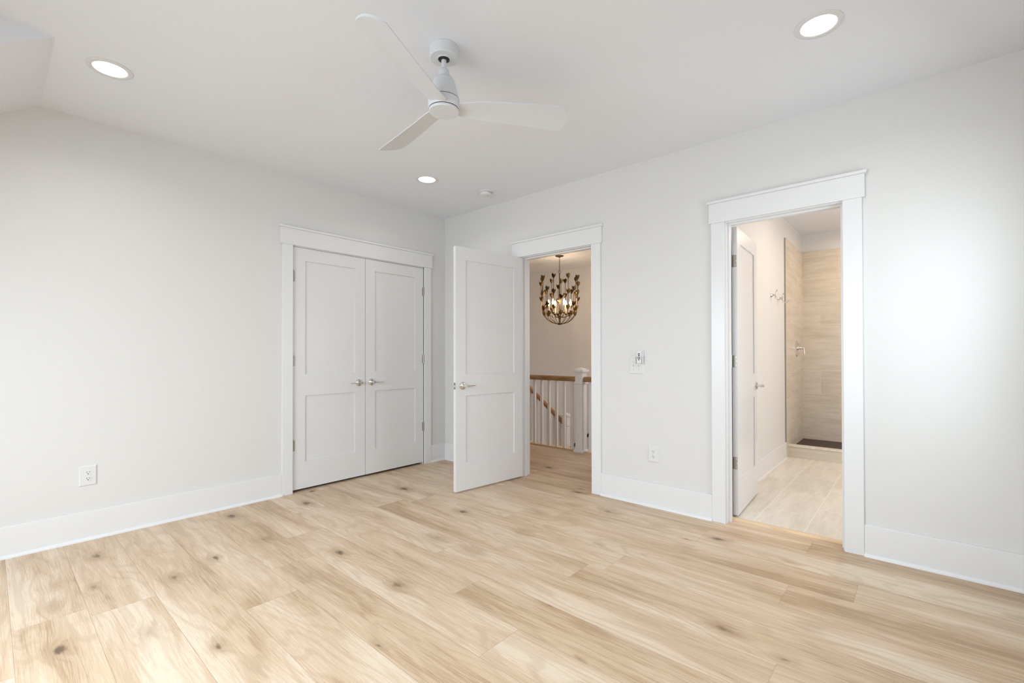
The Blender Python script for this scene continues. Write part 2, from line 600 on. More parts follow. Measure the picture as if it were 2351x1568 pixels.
# ceiling: flat, with slopes either side of the dormer and the dormer cheeks
bm = boxes((-T, XR + T, YK, T * 0, H, H + 0.05), (XD, XE, YB - T, YK, H, H + 0.05))
zb = H - SL * (YK - YB + T)
for x0, x1 in ((-T, XD), (XE, XR + T)):
    prism(bm, [(YK, H), (YK, H + 0.05), (YB - T, H + 0.05), (YB - T, zb)], x0, x1, 0)
struct('ceiling', bm, 'ceiling', 'flat white ceiling with a sloped corner above the plain wall', 'ceiling')

# closet box behind the doors
bm = boxes((-0.80, -0.75, CY0 - 0.4, CY1 + 0.25, 0, H), (-0.75, -T, CY0 - 0.4, CY0 - 0.35, 0, H), (-0.75, -T, CY1 + 0.2, CY1 + 0.25, 0, H), (-0.80, -T, CY0 - 0.4, CY1 + 0.25, H, H + 0.05))
struct('wall_closet', bm, 'closet', 'dark closet interior behind the double doors', 'wall')

# hall shell
struct('wall_hall_far', boxes((-2.3, 2.8, 3.60, 3.70, -2.8, H)), 'hall', 'grey-white stairwell wall behind the chandelier', 'wall')
struct('wall_hall_left', boxes((-2.4, -2.3, 0, 3.70, -2.8, H)), 'hall', 'end wall of the hall beyond the open door', 'wall')
struct('wall_hall_right', boxes((2.80, 2.905, T, 3.70, -2.8, H)), 'hall', 'wall between the hall and the bathroom', 'wall')
struct('ceiling_hall', boxes((-2.4, 2.9, T, 3.70, H, H + 0.05)), 'hall', 'hall ceiling the chandelier hangs from', 'ceiling')
struct('wall_stairwell', boxes((-1.06, 2.8, 1.42, 1.46, -2.8, -0.25)), 'hall', 'stairwell wall under the landing edge', 'wall')
struct('floor_stair_foot', boxes((-2.3, 2.8, 1.42, 3.60, -2.8, -2.75)), 'strip', 'oak floor at the foot of the stairs', 'floor')

# bathroom shell
BW = 2.92
struct('wall_bath_left', boxes((2.905, BW, T, 3.62, 0, H)), 'wall', 'white bathroom wall with the robe hooks', 'wall')
struct('wall_bath_back', boxes((2.905, 5.6, 3.62, 3.72, 0, H)), 'wall', 'white bathroom wall above the shower tile', 'wall')
struct('wall_bath_right', boxes((5.5, 5.6, T, 3.62, 0, H)), 'wall', 'far side wall of the bathroom', 'wall')
struct('ceiling_bath', boxes((2.905, 5.6, T, 3.72, H, H + 0.05)), 'ceiling', 'white bathroom ceiling', 'ceiling')
struct('floor_bath', boxes((BW, 5.5, 0.115, 2.66, -0.02, 0.008)), 'tile_floor', 'beige rectangular floor tile of the bathroom', 'floor')
SY0, SY1, TT = 2.565, 3.605, 2.52
struct('wall_shower_side', boxes((BW, BW + 0.013, SY0, 3.62, 0, TT)), 'tile_side', 'beige stone-look tile on the shower side with the valve', 'wall')
struct('wall_shower_back', boxes((BW, 5.5, SY1, 3.62, 0, TT)), 'tile_back', 'beige stone-look tile on the back of the shower', 'wall')
struct('trim_1', boxes((BW, BW + 0.0145, SY0 - 0.006, SY0, 0.0, TT + 0.003)), 'satin', 'thin metal edge strip where the shower tile starts', 'trim')
struct('floor_shower', boxes((BW + 0.013, 5.5, 2.745, SY1, -0.02, 0.085)), 'pan', 'dark brown mosaic floor of the shower', 'floor')
bm = boxes((BW + 0.013, 5.5, 2.650, 2.740, 0, 0.128))
cb_ = struct('kerb_shower', bm, 'tile_side', 'low beige tiled kerb in front of the shower', 'kerb')
obj('kerb_cap', boxes((BW + 0.013, 5.5, 2.642, 2.748, 0.128, 0.144)), 'tile_floor', cb_, bevel=0.003)


# baseboards: board with a shoe moulding
def baseboard(name, x0, x1, y0, y1, nx, ny, label):
    """runs along the wall between the two points; (nx, ny) points into the room"""
    t = 0.015
    o = struct(name, boxes((min(x0, x1 + nx * t), max(x0, x1 + nx * t), min(y0, y1 + ny * t), max(y0, y1 + ny * t), 0, 0.187)), 'trim', label, 'baseboard', bevel=0.003)
    bm = bmesh.new()
    prof = [(t, 0), (t + 0.013, 0), (t + 0.0125, 0.007), (t + 0.009, 0.014), (t + 0.004, 0.018), (t, 0.019)]
    if nx:
        prism(bm, [(x0 + nx * a, z) for a, z in prof], y0, y1, 1)
    else:
        prism(bm, [(y0 + ny * a, z) for a, z in prof], x0, x1, 0)
    obj('shoe_molding', bm, 'trim', o, smooth=True, angle=50)
    return o


baseboard('baseboard_left', 0, 0, YB, -1.808, 1, 0, 'long white baseboard under the wall outlet next to the closet')
baseboard('baseboard_corner', 0, 0, -0.214, 0, 1, 0, 'short white baseboard between the closet and the room corner')
baseboard('baseboard_behind_door', 0.0, 1.053, 0, 0, 0, -1, 'white baseboard behind the open hall door')
baseboard('baseboard_right', 2.038, 2.951, 0, 0, 0, -1, 'white baseboard between the hall and bathroom doorways')
baseboard('baseboard_near', 3.822, XR, 0, 0, 0, -1, 'white baseboard beyond the bathroom doorway')
baseboard('baseboard_side', XR, XR, YB, 0, -1, 0, 'white baseboard along the side wall')
baseboard('baseboard_bath', BW, BW, 0.15, SY0 - 0.006, 1, 0, 'white baseboard inside the bathroom under the robe hooks')


# door casings: craftsman side boards, head board, cap, with jambs and stops
def casing(name, axis, label, o0, o1, i0, i1, jd, stop, dz=0.0):
    """axis 0: on the plane x=0 (runs along y, room at +x); 1: on y=0 (runs along x, room at -y)"""
    t = tag(bpy.data.objects.new(name, None), label, 'door trim', None, 'structure')
    C.objects.link(t)
    t.empty_display_size = 0.1

    def bb(a0, a1, d0, d1, z0, z1):   # d: distance into the room from the wall plane
        return (d0, d1, a0, a1, z0, z1) if axis == 0 else (a0, a1, -d1, -d0, z0, z1)
    for a0, a1 in ((o0, i0), (i1, o1)):
        obj('side_casing', boxes(bb(a0, a1, 0, 0.019, 0.0, 2.148 + dz)), 'trim', t, bevel=0.0015)
    obj('head_casing', boxes(bb(o0 - 0.014, o1 + 0.014, 0, 0.023, 2.148 + dz, 2.288 + dz)), 'trim', t, bevel=0.0015)
    obj('cap_molding', boxes(bb(o0 - 0.025, o1 + 0.025, 0, 0.034, 2.288 + dz, 2.306 + dz)), 'trim', t, bevel=0.002)
    j = 0.006
    a0, a1 = i0 + j, i1 - j
    obj('jamb', boxes(bb(a0 - 0.02, a0, -jd, 0, 0, 2.142 + dz), bb(a1, a1 + 0.02, -jd, 0, 0, 2.142 + dz), bb(a0 - 0.02, a1 + 0.02, -jd, 0, 2.142 + dz, 2.16)), 'trim', t)
    if stop:
        s0, s1 = stop
        obj('door_stop', boxes(bb(a0, a0 + 0.011, -s1, -s0, 0, 2.142 + dz), bb(a1 - 0.011, a1, -s1, -s0, 0, 2.142 + dz), bb(a0 + 0.011, a1 - 0.011, -s1, -s0, 2.131 + dz, 2.142 + dz)), 'trim', t)
    return t


casing('trim_2', 0, 'white casing around the double closet doors', -1.808, -0.214, -1.720, -0.302, T, (0.040, 0.075))
casing('trim_3', 1, 'white casing around the hall doorway', 1.053, 2.039, 1.142, 1.949, T, (0.040, 0.075))
casing('trim_4', 1, 'white casing around the bathroom doorway', 2.951, 3.822, 3.041, 3.727, T, (0.045, 0.083), -0.010)


# ------------------------------------------------------------------ doors
def lever(parent, x, z, side, toward, stub=False):
    """door lever: side = direction of the face it sits on (local y), toward = x direction of the lever"""
    h = bpy.data.objects.new('door_handle', None)
    h.empty_display_size = 0.03
    C.objects.link(h)
    h.parent = parent
    h.location = (x, 0, z)
    rot = Matrix.Rotation(PI / 2 if side < 0 else -PI / 2, 4, 'X')   # z axis -> local y side
    bm = bmesh.new()
    lathe(bm, [(0, 0), (0.0335, 0), (0.0335, 0.004), (0.0315, 0.008), (0.024, 0.012), (0.016, 0.0145), (0, 0.0145)], 40, rot)
    obj('rosette', bm, 'nickel', h, smooth=True)
    bm = bmesh.new()
    lathe(bm, [(0.0125, 0.012), (0.0115, 0.020), (0.0115, 0.040), (0.0135, 0.044), (0.0135, 0.058), (0.011, 0.062), (0, 0.063)], 28, rot)
    n = 10
    pts = [(toward * (0.006 + 0.104 * i / n), side * (0.051 + 0.004 * math.sin(PI * i / n)), 0.0) for i in range(n + 1)]
    tube(bm, pts, [0.0085, 0.0075, 0.0068, 0.0062, 0.0058, 0.0056, 0.0055, 0.0055, 0.0056, 0.0058, 0.0045], 12, True, 0.75)
    obj('lever', bm, 'nickel', h, smooth=True)
    return h


def door(name, label, loc, rz, wd, s, z0, z1, handles, toward, hinges=None, latch=False, edge_hinge=False):
    """leaf: local x from the hinge edge, face seen at local y=0, thickness towards s*y"""
    t = thing(name, label, 'door', loc, rz, None, 'structure')
    th, rc = 0.035, 0.010
    st, tr, m0, m1, br = 0.106, 0.112, 0.836, 1.025, 0.257
    ya, yb = sorted((0.0, s * th))
    top = z1 - tr
    bm = boxes((0, st, ya, yb, z0, z1), (wd - st, wd, ya, yb, z0, z1), (st, wd - st, ya, yb, z0, br),
               (st, wd - st, ya, yb, m0, m1), (st, wd - st, ya, yb, top, z1))
    bmesh.ops.remove_doubles(bm, verts=bm.verts, dist=1e-5)
    obj('frame', bm, 'door', t)
    for a, b in ((br, m0), (m1, top)):
        obj('panel', boxes((st - 0.005, wd - st + 0.005, ya + rc, yb - rc, a - 0.005, b + 0.005)), 'door', t)
    hx = wd - 0.067
    lever(t, hx, 0.925, -s, toward)
    if handles > 1:
        h = lever(t, hx, 0.925, s, toward)
        h.location.y = s * th
    if latch:
        bm = boxes((wd, wd + 0.0015, s * th / 2 - 0.0125, s * th / 2 + 0.0125, 0.925 - 0.028, 0.925 + 0.028))
        lp = obj('latch_plate', bm, 'satin', t, bevel=0.0006)
        bm = bmesh.new()
        prism(bm, [(wd, s * th / 2 - 0.007), (wd + 0.010, s * th / 2 - 0.002), (wd + 0.010, s * th / 2 + 0.002), (wd, s * th / 2 + 0.007)], 0.925 - 0.010, 0.925 + 0.010, 2)
        obj('latch_bolt', bm, 'nickel', lp)
    for hz in (hinges or ()):
        bm = bmesh.new()
        if edge_hinge:      # leaf screwed on the edge, knuckle on the far-side corner
            y0_, y1_ = sorted((s * 0.004, s * 0.031))
            box(bm, -0.002, 0.0, y0_, y1_, hz - 0.044, hz + 0.044)
            kx, ky = -0.003, s * (th + 0.006)
            y0_, y1_ = sorted((s * 0.030, ky))
            box(bm, -0.002, 0.0, y0_, y1_, hz - 0.044, hz + 0.044)
        else:
            kx, ky = -0.0015, -s * 0.007
            box(bm, -0.004, 0.012, min(ky, -s * 0.0015), max(ky, -s * 0.0015), hz - 0.044, hz + 0.044)
        for k in range(5):
            z = hz - 0.046 + k * 0.0186
            lathe(bm, [(0, z), (0.0068, z), (0.0068, z + 0.0176), (0, z + 0.0176)], 14, Matrix.Translation((kx, ky, 0)))
        lathe(bm, [(0, hz + 0.047), (0.0052, hz + 0.047), (0.0052, hz + 0.051), (0, hz + 0.054)], 12, Matrix.Translation((kx, ky, 0)))
        obj('hinge', bm, 'satin', t, smooth=True)
        if edge_hinge:
            hh = t.children[-1]
            for dz, dy in ((-0.031, 0.012), (0, 0.007), (0.031, 0.012)):
                bm = bmesh.new()
                lathe(bm, [(0, 0), (0.0042, 0), (0.0036, 0.0012), (0, 0.0014)], 12,
                      Matrix.Translation((-0.002, s * dy, hz + dz)) @ Matrix.Rotation(-PI / 2, 4, 'Y'))
                obj('screw', bm, 'nickel', hh)
    return t


HZ = (0.408, 1.144, 1.881)
door('door_1', 'white two-panel closet door, the wider-looking one of the pair, its lever on the meeting edge', (-0.002, -1.7105, 0), PI / 2, 0.694, 1, 0.022, 2.139, 1, -1, HZ)
door('door_2', 'white two-panel closet door of the pair next to the room corner', (-0.002, -0.3105, 0), -PI / 2, 0.7015, -1, 0.022, 2.139, 1, -1, HZ)
a = math.atan2(-0.78, -0.091)
door('door_3', 'white two-panel door standing open in front of the hall doorway', (1.174, -0.021, 0), a, 0.785, -1, 0.014, 2.135, 2, -1, None, latch=True)
door('door_4', 'white two-panel door swung into the bathroom, seen nearly edge-on', (3.0775, 0.157, 0.008), PI / 2 + 0.055, 0.710, 1, 0.014, 2.125, 2, -1, (0.394, 1.138, 1.874), edge_hinge=True)

# oak threshold between the bedroom floor and the tile
bm = bmesh.new()
prism(bm, [(0.100, 0.0), (0.106, 0.008), (0.116, 0.013), (0.132, 0.013), (0.146, 0.010), (0.150, 0.004), (0.150, 0.0)], 3.048, 3.722, 0)
tag(obj('threshold_strip', bm, 'strip', smooth=True, angle=60), 'pale oak threshold strip across the bathroom doorway floor', 'threshold')


# ------------------------------------------------------------------ recessed lights, smoke detector
def recessed(loc, label, first=None):
    if first:
        return dup(first, loc, 0, label)
    t = thing('recessed_light', label, 'ceiling light', loc, 0, 'recessed ceiling lights')
    bm = bmesh.new()
    lathe(bm, [(0.098, 0), (0.0985, -0.0025), (0.095, -0.005), (0.075, -0.0055), (0.0725, -0.004), (0.0715, -0.002)], 48)
    obj('trim_ring', bm, 'plastic', t, smooth=True)
    bm = bmesh.new()
    lathe(bm, [(0, -0.0028), (0.0725, -0.0028), (0.0725, 0), (0, 0)], 48)
    obj('lens', bm, 'lens', t)
    return t


LG = [('lit recessed ceiling light above the plain wall near the sloped corner', 0.815, -3.034),
      ('lit recessed ceiling light nearest the smoke detector', 0.823, -0.907),
      ('lit recessed ceiling light above the bathroom doorway', 3.729, -0.901)]
r0 = None
for lb, lx, ly in LG:
    r_ = recessed((lx, ly, H), lb, r0)
    r0 = r0 or r_

sd = thing('smoke_detector', 'round white smoke detector on the ceiling near the room corner', 'smoke detector', (0.990, -0.333, H))
bm = bmesh.new()
lathe(bm, [(0.066, 0), (0.066, -0.008), (0.062, -0.010), (0, -0.010)], 40)
obj('base', bm, 'plastic', sd, smooth=True)
bm = bmesh.new()
lathe(bm, [(0.058, -0.012), (0.060, -0.016), (0.058, -0.028), (0.050, -0.036), (0.030, -0.039), (0, -0.040)], 40)
lathe(bm, [(0.055, -0.010), (0.055, -0.012), (0, -0.012)], 40)
obj('cover', bm, 'plastic', sd, smooth=True)
for k in range(5):
    obj('vent_slot', boxes((0.0555, 0.0606, -0.02 + k * 0.01 - 0.003, -0.02 + k * 0.01 + 0.003, -0.024, -0.021)), 'satin', sd)
bm = bmesh.new()
box(bm, 0.016, 0.026, -0.006, 0.006, -0.0405, -0.037)
obj('test_button', bm, 'satin', sd)

# ------------------------------------------------------------------ ceiling fan
FX, FY = 2.288, -1.953
fan = thing('ceiling_fan', 'white three-blade ceiling fan on a short rod in the middle of the room', 'ceiling fan', (FX, FY, H))
bm = bmesh.new()
lathe(bm, [(0, 0), (0.076, 0), (0.076, -0.003), (0.0735, -0.0035), (0.0735, -0.042), (0.072, -0.050), (0.067, -0.0545), (0.038, -0.0545), (0.0365, -0.058), (0.030, -0.058), (0.028, -0.052), (0, -0.050)], 48)
obj('canopy', bm, 'fan', fan, smooth=True)
bm = bmesh.new()
lathe(bm, [(0, -0.049), (0.0265, -0.053), (0.0245, -0.0595), (0.013, -0.061), (0, -0.061)], 32)
obj('hanger_ball', bm, 'black', fan, smooth=True)
bm = bmesh.new()
lathe(bm, [(0, -0.055), (0.0125, -0.055), (0.0125, -0.118), (0, -0.118)], 24)
obj('down_rod', bm, 'fan', fan, smooth=True)
bm = bmesh.new()
lathe(bm, [(0, -0.104), (0.0150, -0.104), (0.022, -0.109), (0.0265, -0.118), (0.0285, -0.130), (0.0285, -0.148), (0, -0.148)], 32)
obj('coupler', bm, 'fan', fan, smooth=True)
bm = bmesh.new()
lathe(bm, [(0, -0.149), (0.036, -0.149), (0.047, -0.156), (0.054, -0.168), (0.0585, -0.185), (0.070, -0.232), (0.0765, -0.258), (0, -0.258)], 48)
obj('motor_housing', bm, 'fan', fan, smooth=True)
bm = bmesh.new()
lathe(bm, [(0, -0.2575), (0.0735, -0.2575), (0.0735, -0.2615), (0, -0.2615)], 48)
obj('shadow_gap', bm, 'black', fan)  # black disc paints the shade of the open seam
hub = bmesh.new()
lathe(hub, [(0, -0.2615), (0.0770, -0.2615), (0.0785, -0.270), (0.0785, -0.303), (0.0765, -0.3075), (0, -0.3075)], 48)
obj('hub', hub, 'fan', fan, smooth=True)
bm = bmesh.new()
lathe(bm, [(0, -0.307), (0.0725, -0.307), (0.0725, -0.3115), (0, -0.3115)], 48)
obj('cap_gap', bm, 'black', fan)  # shade of the seam above the end cap, painted black
bm = bmesh.new()
lathe(bm, [(0, -0.311), (0.0735, -0.311), (0.0745, -0.313), (0.0745, -0.320), (0.0725, -0.3235), (0, -0.325)], 48)
obj('end_cap', bm, 'fan', fan, smooth=True)

TW, ZB = -0.303, 2.446 - H


def blade_mesh():
    """outline (r, w-, w+) along the blade; w is across it, tilted by TW"""
    prof = [(0.060, -0.036, 0.040), (0.090, -0.045, 0.050), (0.13, -0.055, 0.053), (0.20, -0.066, 0.055), (0.28, -0.074, 0.057), (0.36, -0.080, 0.058),
            (0.44, -0.087, 0.060), (0.50, -0.091, 0.061), (0.54, -0.092, 0.062), (0.57, -0.092, 0.062), (0.60, -0.091, 0.063), (0.62, -0.089, 0.064), (0.628, -0.087, 0.064)]
    bm = bmesh.new()
    n = 12
    grid = []
    for r, a, b in prof:
        rows = []
        for i in range(n + 1):
            f = i / n
            wv = a + (b - a) * f
            camber = 0.010 * math.sin(PI * f) * min(1, (r - 0.05) / 0.2)
            tk = 0.0042 * (math.sin(PI * min(max(f, 0.04), 0.96)) ** 0.5) + 0.0012
            tw = TW * min(1.0, 0.55 + (r - 0.06) / 0.3)
            tip = max(0.0, (r - 0.50) / 0.128)
            rx = r + tip * (0.030 * (1 - (2 * f - 1) ** 2) - 0.010 * (1 - f))
            base = Vector((rx, wv * math.cos(tw), ZB + wv * math.sin(tw) + camber * 0.6))
            rows.append((bm.verts.new(base + Vector((0, 0, tk))), bm.verts.new(base - Vector((0, 0, tk)))))
        grid.append(rows)
    for k in (0, 1):
        for A, B in zip(grid, grid[1:]):
            for i in range(n):
                bm.faces.new((A[i][k], A[i + 1][k], B[i + 1][k], B[i][k]))
    for A, B in zip(grid, grid[1:]):
        for i in (0, n):
            bm.faces.new((A[i][0], B[i][0], B[i][1], A[i][1]))
    for A in (grid[0], grid[-1]):
        for i in range(n):
            bm.faces.new((A[i][0], A[i + 1][0], A[i + 1][1], A[i][1]))
    return bm


b0 = obj('blade', blade_mesh(), 'fan', fan, smooth=True, angle=60)
for k, dz in ((0, 0.0), (1, 0.0), (2, -0.055)):   # blade directions
    o = b0 if k == 0 else b0.copy()
    if k:
        C.objects.link(o)
        o.parent = fan
    o.rotation_euler = (0, 0, -1.137 + k * 2 * PI / 3 + dz)


# ------------------------------------------------------------------ outlets, switches, remote
def outlet(loc, rz, label, first=None):
    """plate in local x (width) / z, facing local -y"""
    if first:
        return dup(first, loc, rz, label)
    t = thing('wall_outlet', label, 'outlet', loc, rz, 'white duplex wall outlets')
    bm = bmesh.new()
    w, h, d, e = 0.0435, 0.0645, 0.0065, 0.005
    lo = [bm.verts.new(p) for p in ((-w, 0, -h), (w, 0, -h), (w, 0, h), (-w, 0, h))]
    md = [bm.verts.new(p) for p in ((-w, -0.002, -h), (w, -0.002, -h), (w, -0.002, h), (-w, -0.002, h))]
    hi = [bm.verts.new(p) for p in ((-w + e, -d, -h + e), (w - e, -d, -h + e), (w - e, -d, h - e), (-w + e, -d, h - e))]
    for A, B in ((lo, md), (md, hi)):
        for i in range(4):
            bm.faces.new((A[i], A[(i + 1) % 4], B[(i + 1) % 4], B[i]))
    bm.faces.new(hi)
    bm.faces.new(lo[::-1])
    obj('cover_plate', bm, 'plastic', t)
    for zc in (0.0195, -0.0195):
        bm = bmesh.new()
        pts = []
        for i in range(32):
            a_ = 2 * PI * i / 32
            pts.append((0.0172 * math.cos(a_), max(-0.0135, min(0.0135, 0.0172 * math.sin(a_))) + zc))
        prism(bm, pts, -0.0085, -0.005, 1)
        rc = obj('receptacle', bm, 'plastic', t)
        bm = boxes((-0.0078, -0.0056, -0.0089, -0.0084, zc - 0.001, zc + 0.0085), (0.0058, 0.0078, -0.0089, -0.0084, zc + 0.0002, zc + 0.0080))
        lathe(bm, [(0, 0), (0.0029, 0), (0.0029, 0.0004), (0, 0.0004)], 14, Matrix.Translation((0, -0.0085, zc - 0.0072)) @ Matrix.Rotation(PI / 2, 4, 'X'))
        obj('slot', bm, 'black', rc)
    bm = bmesh.new()
    lathe(bm, [(0, 0), (0.0032, 0), (0.0026, 0.001), (0, 0.0012)], 14, Matrix.Translation((0, -d, 0)) @ Matrix.Rotation(PI / 2, 4, 'X'))
    obj('screw', bm, 'plastic', t)
    return t


o1 = outlet((2.5035, 0.0, 0.4155), 0, 'white duplex outlet low on the wall between the two doorways')
outlet((0.0, -3.0265, 0.4165), PI / 2, 'white duplex outlet low on the plain wall above the long baseboard', o1)

sw = thing('light_switch', 'white two-toggle switch plate on the wall between the doorways', 'light switch', (2.3605, 0, 1.104))
bm = bmesh.new()
w_, h_, d_, e_ = 0.0605, 0.064, 0.006, 0.005
lo = [bm.verts.new(p) for p in ((-w_, 0, -h_), (w_, 0, -h_), (w_, 0, h_), (-w_, 0, h_))]
hi = [bm.verts.new(p) for p in ((-w_ + e_, -d_, -h_ + e_), (w_ - e_, -d_, -h_ + e_), (w_ - e_, -d_, h_ - e_), (-w_ + e_, -d_, h_ - e_))]
for i in range(4):
    bm.faces.new((lo[i], lo[(i + 1) % 4], hi[(i + 1) % 4], hi[i]))
bm.faces.new(hi)
bm.faces.new(lo[::-1])
obj('cover_plate', bm, 'plastic', sw)
for xx, up_ in ((-0.0245, 1), (0.0215, -1)):
    bm = bmesh.new()
    box(bm, xx - 0.0055, xx + 0.0055, -0.0068, -0.005, -0.0125, 0.0125)
    q = 0.006 * up_
    prism(bm, [(-0.006, -0.006), (-0.006, 0.006), (-0.018, q + 0.0055), (-0.019, q - 0.0005)], xx - 0.0038, xx + 0.0038, 0)
    obj('toggle', bm, 'plastic', sw, bevel=0.0006)
    for zz in (0.030, -0.030):
        bm = bmesh.new()
        lathe(bm, [(0, 0), (0.0033, 0), (0.0027, 0.001), (0, 0.0012)], 12, Matrix.Translation((xx, -d_, zz)) @ Matrix.Rotation(PI / 2, 4, 'X'))
        obj('screw', bm, 'satin', sw)

hd = thing('remote_holder', 'white plastic cradle holding the fan remote over the switch plate', 'remote holder', (2.395, 0, 1.118))
bm = boxes((-0.032, 0.032, -0.012, -0.0065, 0, 0.112), (-0.032, -0.028, -0.030, -0.012, 0, 0.060), (0.028, 0.032, -0.030, -0.012, 0, 0.060), (-0.028, 0.028, -0.030, -0.012, 0, 0.006), (-0.030, 0.030, -0.0065, 0.0, 0.066, 0.110))
obj('cradle', bm, 'plastic', hd, bevel=0.001)
rm = thing('fan_remote', 'small white remote with black buttons above the light switch', 'remote control', (2.395, 0, 1.118))
obj('body', boxes((-0.022, 0.022, -0.028, -0.0125, 0.007, 0.106)), 'plastic', rm, bevel=0.003)
bm = bmesh.new()


def key(x, z, rx, rz_, n=16, sq=False):
    pts = []
    for i in range(n):
        a_ = 2 * PI * i / n + (PI / 4 if sq else 0)
        pts.append((x + rx * math.cos(a_), z + rz_ * math.sin(a_)))
    prism(bm, pts, -0.0295, -0.0275, 1)
    obj('button', bm, 'black', rm)


for zz in (0.083, 0.070):
    bm = bmesh.new()
    key(0, zz, 0.0085, 0.0042)
for zz in (0.0565, 0.0455):
    for xx in (-0.0085, 0, 0.0085):
        bm = bmesh.new()
        key(xx, zz, 0.0044, 0.0044, 4, True)
bm = bmesh.new()
key(0, 0.035, 0.0048, 0.0040)

# ------------------------------------------------------------------ hall: railings, stairs, chandelier
def newel(parent, x, y, z0, ztop, s, base=True):
    n = bpy.data.objects.new('newel_post', None)
    n.empty_display_size = 0.1
    C.objects.link(n)
    n.parent = parent
    n.location = (x, y, z0)
    h = ztop - z0
    obj('shaft', boxes((-s, s, -s, s, 0, h - 0.03)), 'trim', n, bevel=0.003)
    if base:
        bm = bmesh.new()
        q = s + 0.017
        a_ = [bm.verts.new(p) for p in ((-q, -q, 0), (q, -q, 0), (q, q, 0), (-q, q, 0))]
        b_ = [bm.verts.new(p) for p in ((-q, -q, 0.018), (q, -q, 0.018), (q, q, 0.018), (-q, q, 0.018))]
        c_ = [bm.verts.new(p) for p in ((-s, -s, 0.030), (s, -s, 0.030), (s, s, 0.030), (-s, s, 0.030))]
        for A, B in ((a_, b_), (b_, c_)):
            for i in range(4):
                bm.faces.new((A[i], A[(i + 1) % 4], B[(i + 1) % 4], B[i]))
        obj('plinth', bm, 'trim', n)
    def ring(zc, hh, out, name):
        bm = bmesh.new()
        rows = []
        for dz, o_ in ((-hh, 0), (-hh * 0.3, out), (hh, out), (hh, 0)):
            q = s + o_
            rows.append([bm.verts.new(p) for p in ((-q, -q, zc + dz), (q, -q, zc + dz), (q, q, zc + dz), (-q, q, zc + dz))])
        for A, B in zip(rows, rows[1:]):
            for i in range(4):
                bm.faces.new((A[i], A[(i + 1) % 4], B[(i + 1) % 4], B[i]))
        obj(name, bm, 'trim', n)
    ring(h - 0.195, 0.011, 0.013, 'collar')
    bm = bmesh.new()
    rows = []
    for zc, q in ((h - 0.075, s), (h - 0.050, s + 0.010), (h - 0.048, s + 0.022), (h - 0.026, s + 0.022), (h - 0.022, s + 0.004), (h - 0.010, s - 0.012), (h, 0.012)):
        rows.append([bm.verts.new(p) for p in ((-q, -q, zc), (q, -q, zc), (q, q, zc), (-q, q, zc))])
    for A, B in zip(rows, rows[1:]):
        for i in range(4):
            bm.faces.new((A[i], A[(i + 1) % 4], B[(i + 1) % 4], B[i]))
    bm.faces.new(rows[-1])
    obj('cap', bm, 'trim', n)
    return n


RY = 1.352
rail1 = thing('stair_railing', 'white balustrade with oak handrail along the landing beyond the hall door', 'railing', (0.957, RY, 0))
newel(rail1, 0, 0, 0, 1.028, 0.052)
PR = [(-0.030, 0.004), (-0.024, 0), (0.024, 0), (0.030, 0.004), (0.033, 0.022), (0.030, 0.044), (0.018, 0.058), (0, 0.062), (-0.018, 0.058), (-0.030, 0.044), (-0.033, 0.022)]
for x0, x1 in ((-2.35, -0.052), (0.052, 1.835)):
    bm = bmesh.new()
    prism(bm, [(y, z + 0.856) for y, z in PR], x0, x1, 0)
    obj('handrail', bm, 'rail', rail1, smooth=True, angle=40)
bx0 = None
for k in [i for i in range(-20, 16)]:
    x = -0.128 - 0.1192 * (-k - 1) if k < 0 else 0.135 + 0.1192 * k
    if not (-2.3 < x < 1.8):
        continue
    if bx0 is None:
        bx0 = obj('baluster', boxes((-0.0155, 0.0155, -0.0155, 0.0155, 0.014, 0.858)), 'trim', rail1)
        o = bx0
    else:
        o = bx0.copy()
        C.objects.link(o)
        o.parent = rail1
    o.location = (x, 0, 0)
struct('trim_5', boxes((-1.06, 2.8, 1.318, 1.425, 0.0, 0.013)), 'strip', 'oak nosing strip under the landing balusters', 'trim', bevel=0.004)
struct('trim_6', boxes((-1.06, 2.8, 1.40, 1.418, -0.25, 0.0)), 'trim', 'white fascia board under the landing edge', 'trim')

# first flight, landing
RUN, RISE = 0.262, 0.19
st = thing('staircase', 'oak and white stair flight going down behind the landing balustrade', 'staircase', (-1.06, 1.93, 0))
for k in range(4):
    obj('tread', boxes((k * RUN - 0.025 + 0.0, (k + 1) * RUN, -0.44, 0.47, -RISE * (k + 1) - 0.025, -RISE * (k + 1))), 'strip', st, bevel=0.004)
    obj('riser', boxes((k * RUN - 0.0, k * RUN + 0.018, -0.44, 0.47, -RISE * (k + 1), -RISE * k - (0.025 if k else 0.002))), 'trim', st)
struct('floor_landing', boxes((-0.012, 2.8, 1.46, 3.60, -0.80, -0.762)), 'strip', 'oak half-landing of the stairs', 'floor')

